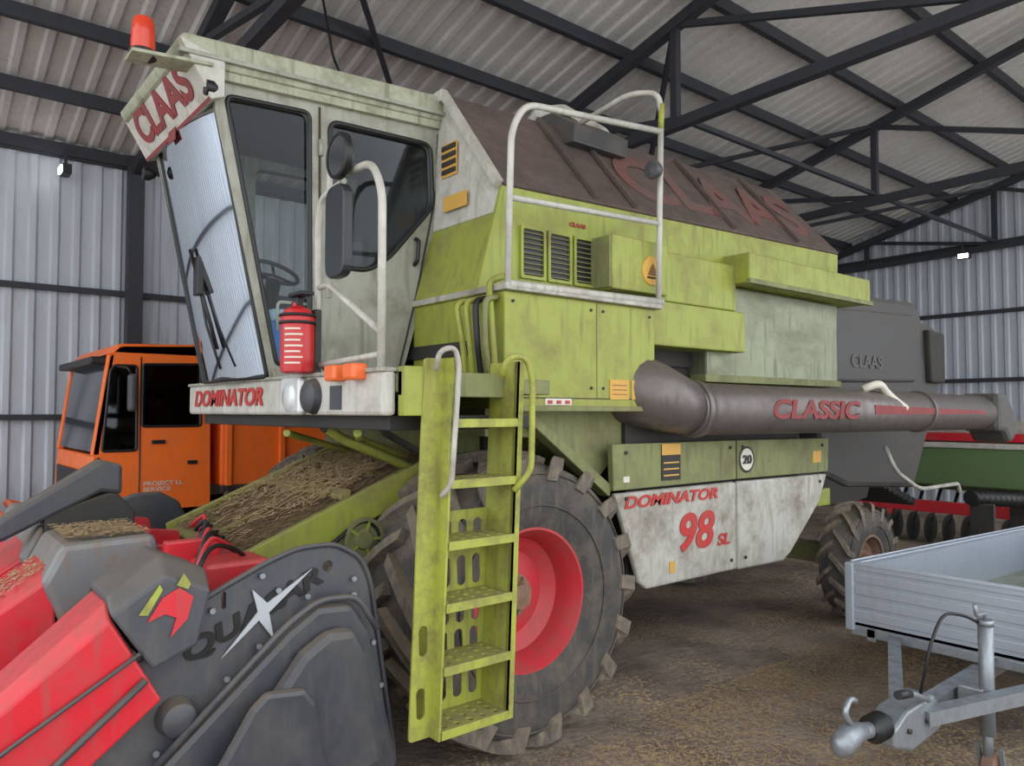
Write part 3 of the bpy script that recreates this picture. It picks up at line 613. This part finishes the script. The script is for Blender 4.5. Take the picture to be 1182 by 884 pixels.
def ring(x,zt,zb,y0,y1,c=.05,dx=0):
    return [(x+dx,y0,zb),(x,y0,zt-c),(x-.0,y0+c,zt),(x,y1-c,zt),(x,y1,zt-c),(x+dx,y1,zb)]
loft('divider_snout_near',H,[ring(-.75,.14,.05,3.22,3.30,.02,.02),ring(-.2,.57,.25,3.12,3.34,.04,.06),ring(.30,.99,.57,3.05,3.37,.05,.12),ring(.62,1.26,.88,3.02,3.38,.06,.18)],redp,.01)
loft('divider_cap_near',H,[ring(.615,1.28,1.00,3.005,3.41,.06,.15),ring(.80,1.41,1.06,3.005,3.41,.07,.12),ring(.97,1.33,1.16,3.01,3.40,.07,-.02)],hgrey,.012)
tube('snout_groove',H,[(-.2,3.105,.43),(.30,3.035,.81),(.72,3.005,1.07)],.008,hgrey2,.05)
tube('snout_lower_edge',H,[(-.2,3.11,.34),(.38,3.04,.66),(.74,3.005,.97)],.014,hgrey2,.05)
prism('parrot_decal',H,[(.74,1.18),(.79,1.26),(.85,1.29),(.90,1.25),(.88,1.17),(.82,1.11),(.84,1.18),(.80,1.20)],'Y',2.996,3.003,redp,0)
prism('parrot_decal_wing',H,[(.71,1.21),(.78,1.31),(.79,1.29),(.74,1.205)],'Y',2.995,3.002,greenY,0)
prism('parrot_decal_head',H,[(.84,1.30),(.865,1.34),(.89,1.30),(.88,1.28)],'Y',2.995,3.002,greenY,0)
for i,y0 in enumerate((3.86,4.60,5.30)):
    y1=y0+.56
    side=[(.52,1.20),(.60,1.36),(.98,1.37),(1.02,1.22),(.80,.86),(.62,.95)]
    prism('row_hood_%d'%i,H,side,'Y',y0,y1,hood_m,.03)
    def rg(x,zt,zb,m,w): return [(x,m-w,zb),(x,m-w,zt-.05),(x,m-w*.6,zt),(x,m+w*.6,zt),(x,m+w,zt-.05),(x,m+w,zb)]
    m=(y0+y1)/2
    loft('row_snout_%d'%i,H,[rg(-.7,.25,.12,m,.03),rg(-.1,.8,.45,m,.14),rg(.35,1.12,.7,m,.22),rg(.58,1.28,.85,m,.26)],redp,.012)
    prism('row_red_plate_%d'%i,H,[(1.0,1.18),(1.04,1.27),(1.38,1.22),(1.42,1.05),(1.05,.95)],'Y',y0+.3,y0+.36,redp,.006)
def st_p():
    return (random.uniform(.62,.97),random.uniform(3.9,4.4),1.375+random.uniform(0,.015)),(.02,0)
litter('hood_chaff',H,1100,st_p,strawm,(.01,.04),.004)
def sn_p():
    x=random.uniform(.30,.60); return (x,random.uniform(3.95,4.3),1.12+(x-.35)*.7+.006),(.6,0)
litter('snout_chaff',H,250,sn_p,strawm,(.01,.03),.003)
loft('folded_divider',H,[[(x,m-w,z0),(x,m-w,z1),(x,m+w,z1),(x,m+w,z0)] for x,z0,z1,m,w in((.25,1.22,1.26,4.62,.04),(.45,1.30,1.42,4.62,.07),(.88,1.52,1.69,4.62,.09),(.98,1.50,1.66,4.62,.09))],hgrey2,.02)
loft('folded_divider_bracket',H,[[(x,4.55,z0),(x,4.55,z1),(x,4.7,z1),(x,4.7,z0)] for x,z0,z1 in((.62,1.30,1.42),(.95,1.30,1.52),(1.05,1.2,1.40))],dark,.01)
box('header_frame',H,.95,1.62,3.4,5.9,.35,.98,hgrey2,.02)
box('header_back_beam',H,1.30,1.42,3.3,5.9,1.0,1.14,redp,.012)
cyl('header_auger',H,(1.12,3.4,.95),(1.12,5.9,.95),.13,hgrey)
prism('far_side_plate',H,pl,'Y',5.9,5.95,hgrey,.02)
box('hook_frame',H,1.1,1.4,3.5,3.75,1.1,1.26,redp,.02)
for i in range(9):
    y=3.50+.10*i
    tube('hydraulic_hose_%d'%i,H,[(1.02+.03*i,y-.1,1.22),(1.12+.03*i,y,1.36+.02*(i%3)),(1.28,y+.1,1.30),(1.42,y+.22,1.16+.02*i)],.011,(black,redp,black,steel,redp,black,black,steel,redp)[i],.1)
box('red_bracket_a',H,1.0,1.25,3.75,3.82,1.15,1.34,redp,.01)
box('red_bracket_b',H,1.28,1.5,4.0,4.5,1.14,1.2,redp,.01)
for i,(x,y) in enumerate(((.9,3.6),(1.7,3.6),(.9,5.5),(1.7,5.5))): box('stand_leg_%d'%i,H,x-.04,x+.04,y-.04,y+.04,-.01,.5,hgrey2)
box('skid_near',H,.5,1.8,3.2,3.3,.18,.30,hgrey2)
# ---------------------------------------------------------------- truck
T=empty('truck',(2.6,9.3,0))
cs=[(1.50,.95),(1.53,1.55),(1.66,2.50),(1.75,2.60),(2.56,2.64),(2.62,2.55),(2.64,.95)]
ta=[(1.60,1.56),(1.66,2.36),(1.70,2.41),(1.90,2.41),(1.91,1.56)]; tb=[(1.96,1.80),(1.96,2.43),(2.52,2.45),(2.53,1.80)]
plate('cab_side',T,cs,[ta,tb],'Y',8.3,.04,orange,.04,.03)
plate('cab_side_far',T,cs,[ta,tb],'Y',10.3,.04,orange,.04,.03)
for y in(8.31,10.29):
    mesh('side_glass',T,[(x,y,z) for x,z in ta],[tuple(range(5))],g_tr); mesh('rear_glass',T,[(x,y,z) for x,z in tb],[tuple(range(4))],g_tr)
tube('window_seal_a',T,[(x,8.275,z) for x,z in ta],.014,black,.03,True); tube('window_seal_b',T,[(x,8.275,z) for x,z in tb],.014,black,.03,True)
prism('cab_roof',T,[(1.64,2.52),(1.74,2.63),(2.56,2.66),(2.64,2.56),(2.64,2.52)],'Y',8.28,10.32,orange,.03)
prism('cab_front_lower',T,[(1.49,.95),(1.52,1.52),(1.60,1.52),(1.60,.95)],'Y',8.28,10.32,orange,.03)
mesh('windshield',T,[(1.53,8.36,1.55),(1.65,8.38,2.48),(1.65,10.22,2.48),(1.53,10.24,1.55)],[(0,1,2,3)],M('truck_glass_dark',(50,56,62),.1))
prism('a_pillar',T,[(1.51,1.52),(1.64,2.52),(1.70,2.52),(1.58,1.52)],'Y',8.28,8.37,orange,.01)
prism('a_pillar_far',T,[(1.51,1.52),(1.64,2.52),(1.70,2.52),(1.58,1.52)],'Y',10.23,10.32,orange,.01)
box('sun_visor',T,1.50,1.66,8.4,10.2,2.42,2.50,black,.02)
box('cab_back',T,2.6,2.64,8.3,10.3,.95,2.6,orange); box('cab_interior',T,1.8,2.5,8.6,10.0,.95,1.7,black)
box('grille',T,1.47,1.5,8.6,10.0,1.0,1.35,black); box('bumper',T,1.40,1.56,8.25,10.35,.5,.9,dark,.03)
tube('door_seam',T,[(1.56,8.275,1.0),(1.57,8.275,1.5)],.006,black); tube('door_seam_b',T,[(1.94,8.275,2.5),(1.94,8.275,1.0),(1.60,8.275,1.0)],.006,black,.02)
box('door_handle',T,2.05,2.18,8.26,8.28,1.62,1.66,black); box('door_handle_b',T,2.4,2.5,8.26,8.28,1.40,1.44,black)
text('door_text',T,'PROJECT LL\nSERVICE',(1.98,8.277,1.14),(1,0,0),(0,0,1),.38,.10,stickw,.01)
box('mirror',T,1.78,1.86,8.05,8.15,1.95,2.32,hgrey,.03); tube('mirror_arm',T,[(1.7,8.3,2.4),(1.78,8.1,2.38),(1.82,8.1,2.3)],.012,black,.03)
box('chassis_rail',T,1.5,6.2,8.9,9.1,.7,.92,dark); box('chassis_rail_far',T,1.5,6.2,9.5,9.7,.7,.92,dark)
box('dump_body',T,2.75,6.2,8.3,10.3,1.15,1.90,orange,.02)
for i in range(6): box('body_stake_%d'%i,T,2.8+i*.6,2.86+i*.6,8.26,8.3,1.15,1.9,orange,.005)
box('body_rail',T,2.75,6.2,8.25,8.3,1.84,1.92,orange)
for i,(x,y) in enumerate(((2.1,8.35),(2.1,9.95),(4.9,8.35),(4.9,9.95))):
    tyre('wheel_%d'%i,T,x,y,y+.3,.475,.48,.26,24,.015,.2,.04); rim('wheel_rim_%d'%i,T,x,y+(.03 if y<9 else .27),.475,.265,.08,galv,dark,s=1 if y<9 else -1,width=.2)
box('mudguard',T,1.6,2.62,8.3,8.7,.98,1.02,black)
tube('plough_frame',T,[(1.45,8.8,.8),(1.0,8.6,.95),(1.0,10.0,.95),(1.45,9.8,.8)],.04,orange,.05)
box('plough_plate',T,.72,.80,8.0,10.6,.35,1.05,orange,.02)
beam('plough_arm',T,(1.45,9.3,.7),(.76,9.3,.65),.08,orange)
# ---------------------------------------------------------------- trailer
R_=empty('utility_trailer',(6.5,1.7,0))
x0,x1,y0,y1,z0,z1=4.87,8.3,.98,2.44,.56,.95
box('floor_panel',R_,x0,x1,y0,y1,z0,z0+.03,M('trailer_floor',(124,130,118),.7,0,(92,94,86),.8,4))
def board(nm,a,b,c,d,out):
    box(nm,R_,a,b,c,d,z0,z1,alu,.004)
    for k in range(5):
        z=z0+.05+k*.078
        if out=='x-': box(nm+'_groove_%d'%k,R_,a-.008,a,c+.03,d-.03,z,z+.055,alu,.006)
        if out=='y-': box(nm+'_groove_%d'%k,R_,a+.03,b-.03,c-.008,c,z,z+.055,alu,.006)
        if out=='y+': box(nm+'_groove_%d'%k,R_,a+.03,b-.03,d,d+.008,z,z+.055,alu,.006)
board('front_board',x0,x0+.03,y0,y1,'x-'); board('side_board_near',x0,x1,y0,y0+.03,'y-'); board('side_board_far',x0,x1,y1-.03,y1,'y+'); board('tail_board',x1-.03,x1,y0,y1,'x+')
for i,(x,y) in enumerate(((x0,y0),(x0,y1),(x1,y0),(x1,y1))): box('corner_post_%d'%i,R_,x-.02,x+.04,y-.03,y+.03,z0-.03,z1+.015,alu,.01)
for nm,a,b,c,d in(('top_rail_a',x0-.01,x0+.045,y0,y1),('top_rail_b',x0,x1,y1-.045,y1+.01),('top_rail_c',x0,x1,y0-.01,y0+.045)): box(nm,R_,a,b,c,d,z1,z1+.02,alu,.005)
box('base_frame',R_,x0,x1,y0+.1,y0+.16,.48,.56,galv); box('base_frame_far',R_,x0,x1,y1-.16,y1-.1,.48,.56,galv); box('base_cross',R_,x0,x0+.06,y0,y1,.50,.56,galv)
for ob in R_.children:     # tray sits slightly nose-up on its jockey wheel
    for vv in ob.data.vertices:
        if vv.co.x>x0: vv.co.z-=(vv.co.x-x0)*.028
cyl('axle',R_,(6.7,.9,.32),(6.7,2.5,.32),.03,galv)
box('axle_mount',R_,6.6,6.8,1.1,1.2,.3,.5,galv); box('axle_mount_far',R_,6.6,6.8,2.2,2.3,.3,.5,galv)
for i,y in enumerate((.74,2.49)):
    lathe('wheel_%d'%i,R_,(6.7,y,.295),'Y',[(0,.15),(0,.27),(.03,.30),(.13,.30),(.16,.27),(.16,.15),(.08,.13),(.08,.001)],tirem,36,caps=False)
    lathe('wheel_rim_%d'%i,R_,(6.7,y,.295),'Y',[(.02,.15),(.03,.13),(.06,.05),(.06,.001)],galv,24,caps=False)
beam('drawbar_left',R_,(4.95,2.2,.52),(3.95,1.75,.45),.07,galv); beam('drawbar_right',R_,(4.95,1.2,.52),(3.95,1.62,.45),.07,galv)
beam('drawbar_centre',R_,(5.6,1.68,.46),(3.9,1.68,.44),.08,galv)
dz=-.05
prism('overrun_body',R_,[(3.62,.44+dz),(3.62,.53+dz),(3.75,.58+dz),(4.05,.59+dz),(4.15,.5+dz),(4.12,.4+dz),(3.8,.38+dz)],'Y',1.61,1.75,galv,.015)
for i,x in enumerate((3.75,3.95,4.08)): cyl('overrun_bolt_%d'%i,R_,(x,1.595,.44),(x,1.61,.44),.014,dark,seg=6)
lathe('rubber_bellows',R_,(3.5,1.68,.48),'X',[(0,.04)]+[(.02+.02*k,.065 if k%2 else .045) for k in range(7)]+[(.17,.04)],black,20)
cyl('coupling_shaft',R_,(3.35,1.68,.51),(3.56,1.68,.48),.035,galv)
loft('coupling_head',R_,[[(x,1.68+w*math.cos(t),zc+hh*math.sin(t)) for t in [i*math.pi/6 for i in range(12)]] for x,w,hh,zc in((3.44,.04,.04,.50),(3.36,.05,.045,.51),(3.29,.055,.06,.50),(3.24,.05,.055,.49),(3.21,.02,.03,.49))],galv,0,True)
tube('coupling_lever',R_,[(3.34,1.68,.55),(3.28,1.68,.62),(3.33,1.68,.67),(3.38,1.68,.65)],.014,galv,.03)
tube('handbrake_lever',R_,[(3.95,1.60,.54),(3.75,1.58,.62),(3.62,1.58,.65)],.014,galv,.04); cyl('handbrake_grip',R_,(3.7,1.58,.635),(3.58,1.58,.655),.02,black)
cyl('jockey_tube',R_,(4.42,1.5,.28),(4.42,1.5,.84),.036,galv); cyl('jockey_inner',R_,(4.42,1.5,.12),(4.42,1.5,.4),.024,galv)
cyl('jockey_cap',R_,(4.42,1.5,.84),(4.42,1.5,.87),.040,galv); tube('jockey_crank',R_,[(4.42,1.5,.87),(4.42,1.5,.90),(4.30,1.5,.91),(4.28,1.5,.97)],.01,galv,.02)
box('jockey_clamp',R_,4.36,4.48,1.5,1.62,.40,.52,galv,.008)
lathe('jockey_wheel',R_,(4.46,1.46,.095),'Y',[(0,.04),(0,.085),(.01,.10),(.06,.10),(.07,.085),(.07,.04)],M('wheel_rust',(120,92,76),.8,0,(80,74,70),.7,15),24)
beam('jockey_fork',R_,(4.42,1.44,.22),(4.46,1.44,.09),.02,galv); beam('jockey_fork_b',R_,(4.42,1.55,.22),(4.46,1.55,.09),.02,galv)
tube('electric_cable',R_,[(4.0,1.66,.52),(4.05,1.62,.80),(4.15,1.6,.93),(4.3,1.56,.90),(4.4,1.52,.85)],.008,black,.1)
tube('breakaway_cable',R_,[(4.9,1.6,.56),(4.5,1.6,.38),(4.1,1.64,.43)],.006,galv,.1)
# ---------------------------------------------------------------- seed drill in background
S=empty('seed_drill',(12.6,4,0))
prism('seed_hopper',S,[(12.0,1.42),(12.1,.86),(12.6,.75),(13.1,.86),(13.2,1.42)],'Y',1.6,5.6,M('implement_green',(96,128,80),.5,0,(110,116,96),.7,2),.02)
box('hopper_lid',S,11.96,13.24,1.58,5.62,1.42,1.50,white,.01)
box('red_rail',S,12.0,12.2,1.5,5.7,1.52,1.64,redp,.01); box('white_board',S,12.22,13.1,1.6,5.6,1.50,1.80,whiteD,.01)
box('red_frame',S,11.6,11.75,1.5,5.7,.50,.66,redp,.01); box('red_frame_b',S,11.6,13.2,3.2,3.35,.52,.66,redp,.01)
for i in range(16):
    y=1.8+i*.25; cyl('disc_%d'%i,S,(12.1,y,.21),(12.1,y+.02,.21),.22,dark,seg=20); tube('seed_tube_%d'%i,S,[(12.5,y,.8),(12.3,y,.55),(12.1,y+.01,.3)],.025,black,.1)
for y in(1.3,5.72): tyre('drill_wheel',S,12.9,y,y+.2,.415,.42,.2,20,.03,.25,.04); cyl('drill_wheel_hub',S,(12.9,y+.05,.42),(12.9,y+.15,.42),.2,redp)
hz=empty('suction_hose',(10.3,3.3,0))
hx=[Vector((9.7+.05*i,3.4-.012*i,.95-.004*i)) for i in range(34)]
tube('core',hz,[hx[0],hx[-1]],.075,black)
for i,p in enumerate(hx[::2]): lathe('coil_%d'%i,hz,p,'X',[(-.018,.07),(0,.095),(.018,.07)],black,16)
for i,x in enumerate((9.8,11.1)): box('stand_%d'%i,hz,x-.03,x+.03,3.2,3.45,-.01,.88,dark)
def gp():
    if random.random()<.45:
        c=random.choice(((3.6,2.6),(4.3,2.9),(3.2,1.9),(5.2,3.0),(2.9,2.6),(4.0,1.9),(6.3,2.9)))
        x=random.gauss(c[0],.35); y=random.gauss(c[1],.25); y=min(y,3.25)
    else: x=random.uniform(2.2,9); y=random.uniform(.6,3.3)
    return (x,y,.003),(0,0)
litter('straw_litter',None,17000,gp,strawm,(.008,.040),.0026)
# ---------------------------------------------------------------- light and camera
w=bpy.data.worlds.new('World'); bpy.context.scene.world=w; w.use_nodes=True
bg=w.node_tree.nodes['Background']; bg.inputs[0].default_value=(.92,.96,1,1); bg.inputs[1].default_value=2.6
cam=bpy.data.cameras.new('Camera'); cam.sensor_width=36; cam.lens=870/1182*36; cam.clip_end=200
co=bpy.data.objects.new('Camera',cam); COL.objects.link(co); co.location=(0,0,1.95)
co.rotation_euler=(math.radians(92.17),0,-math.atan2(.635,.7725)); bpy.context.scene.camera=co
bpy.context.scene.view_settings.view_transform='Standard'
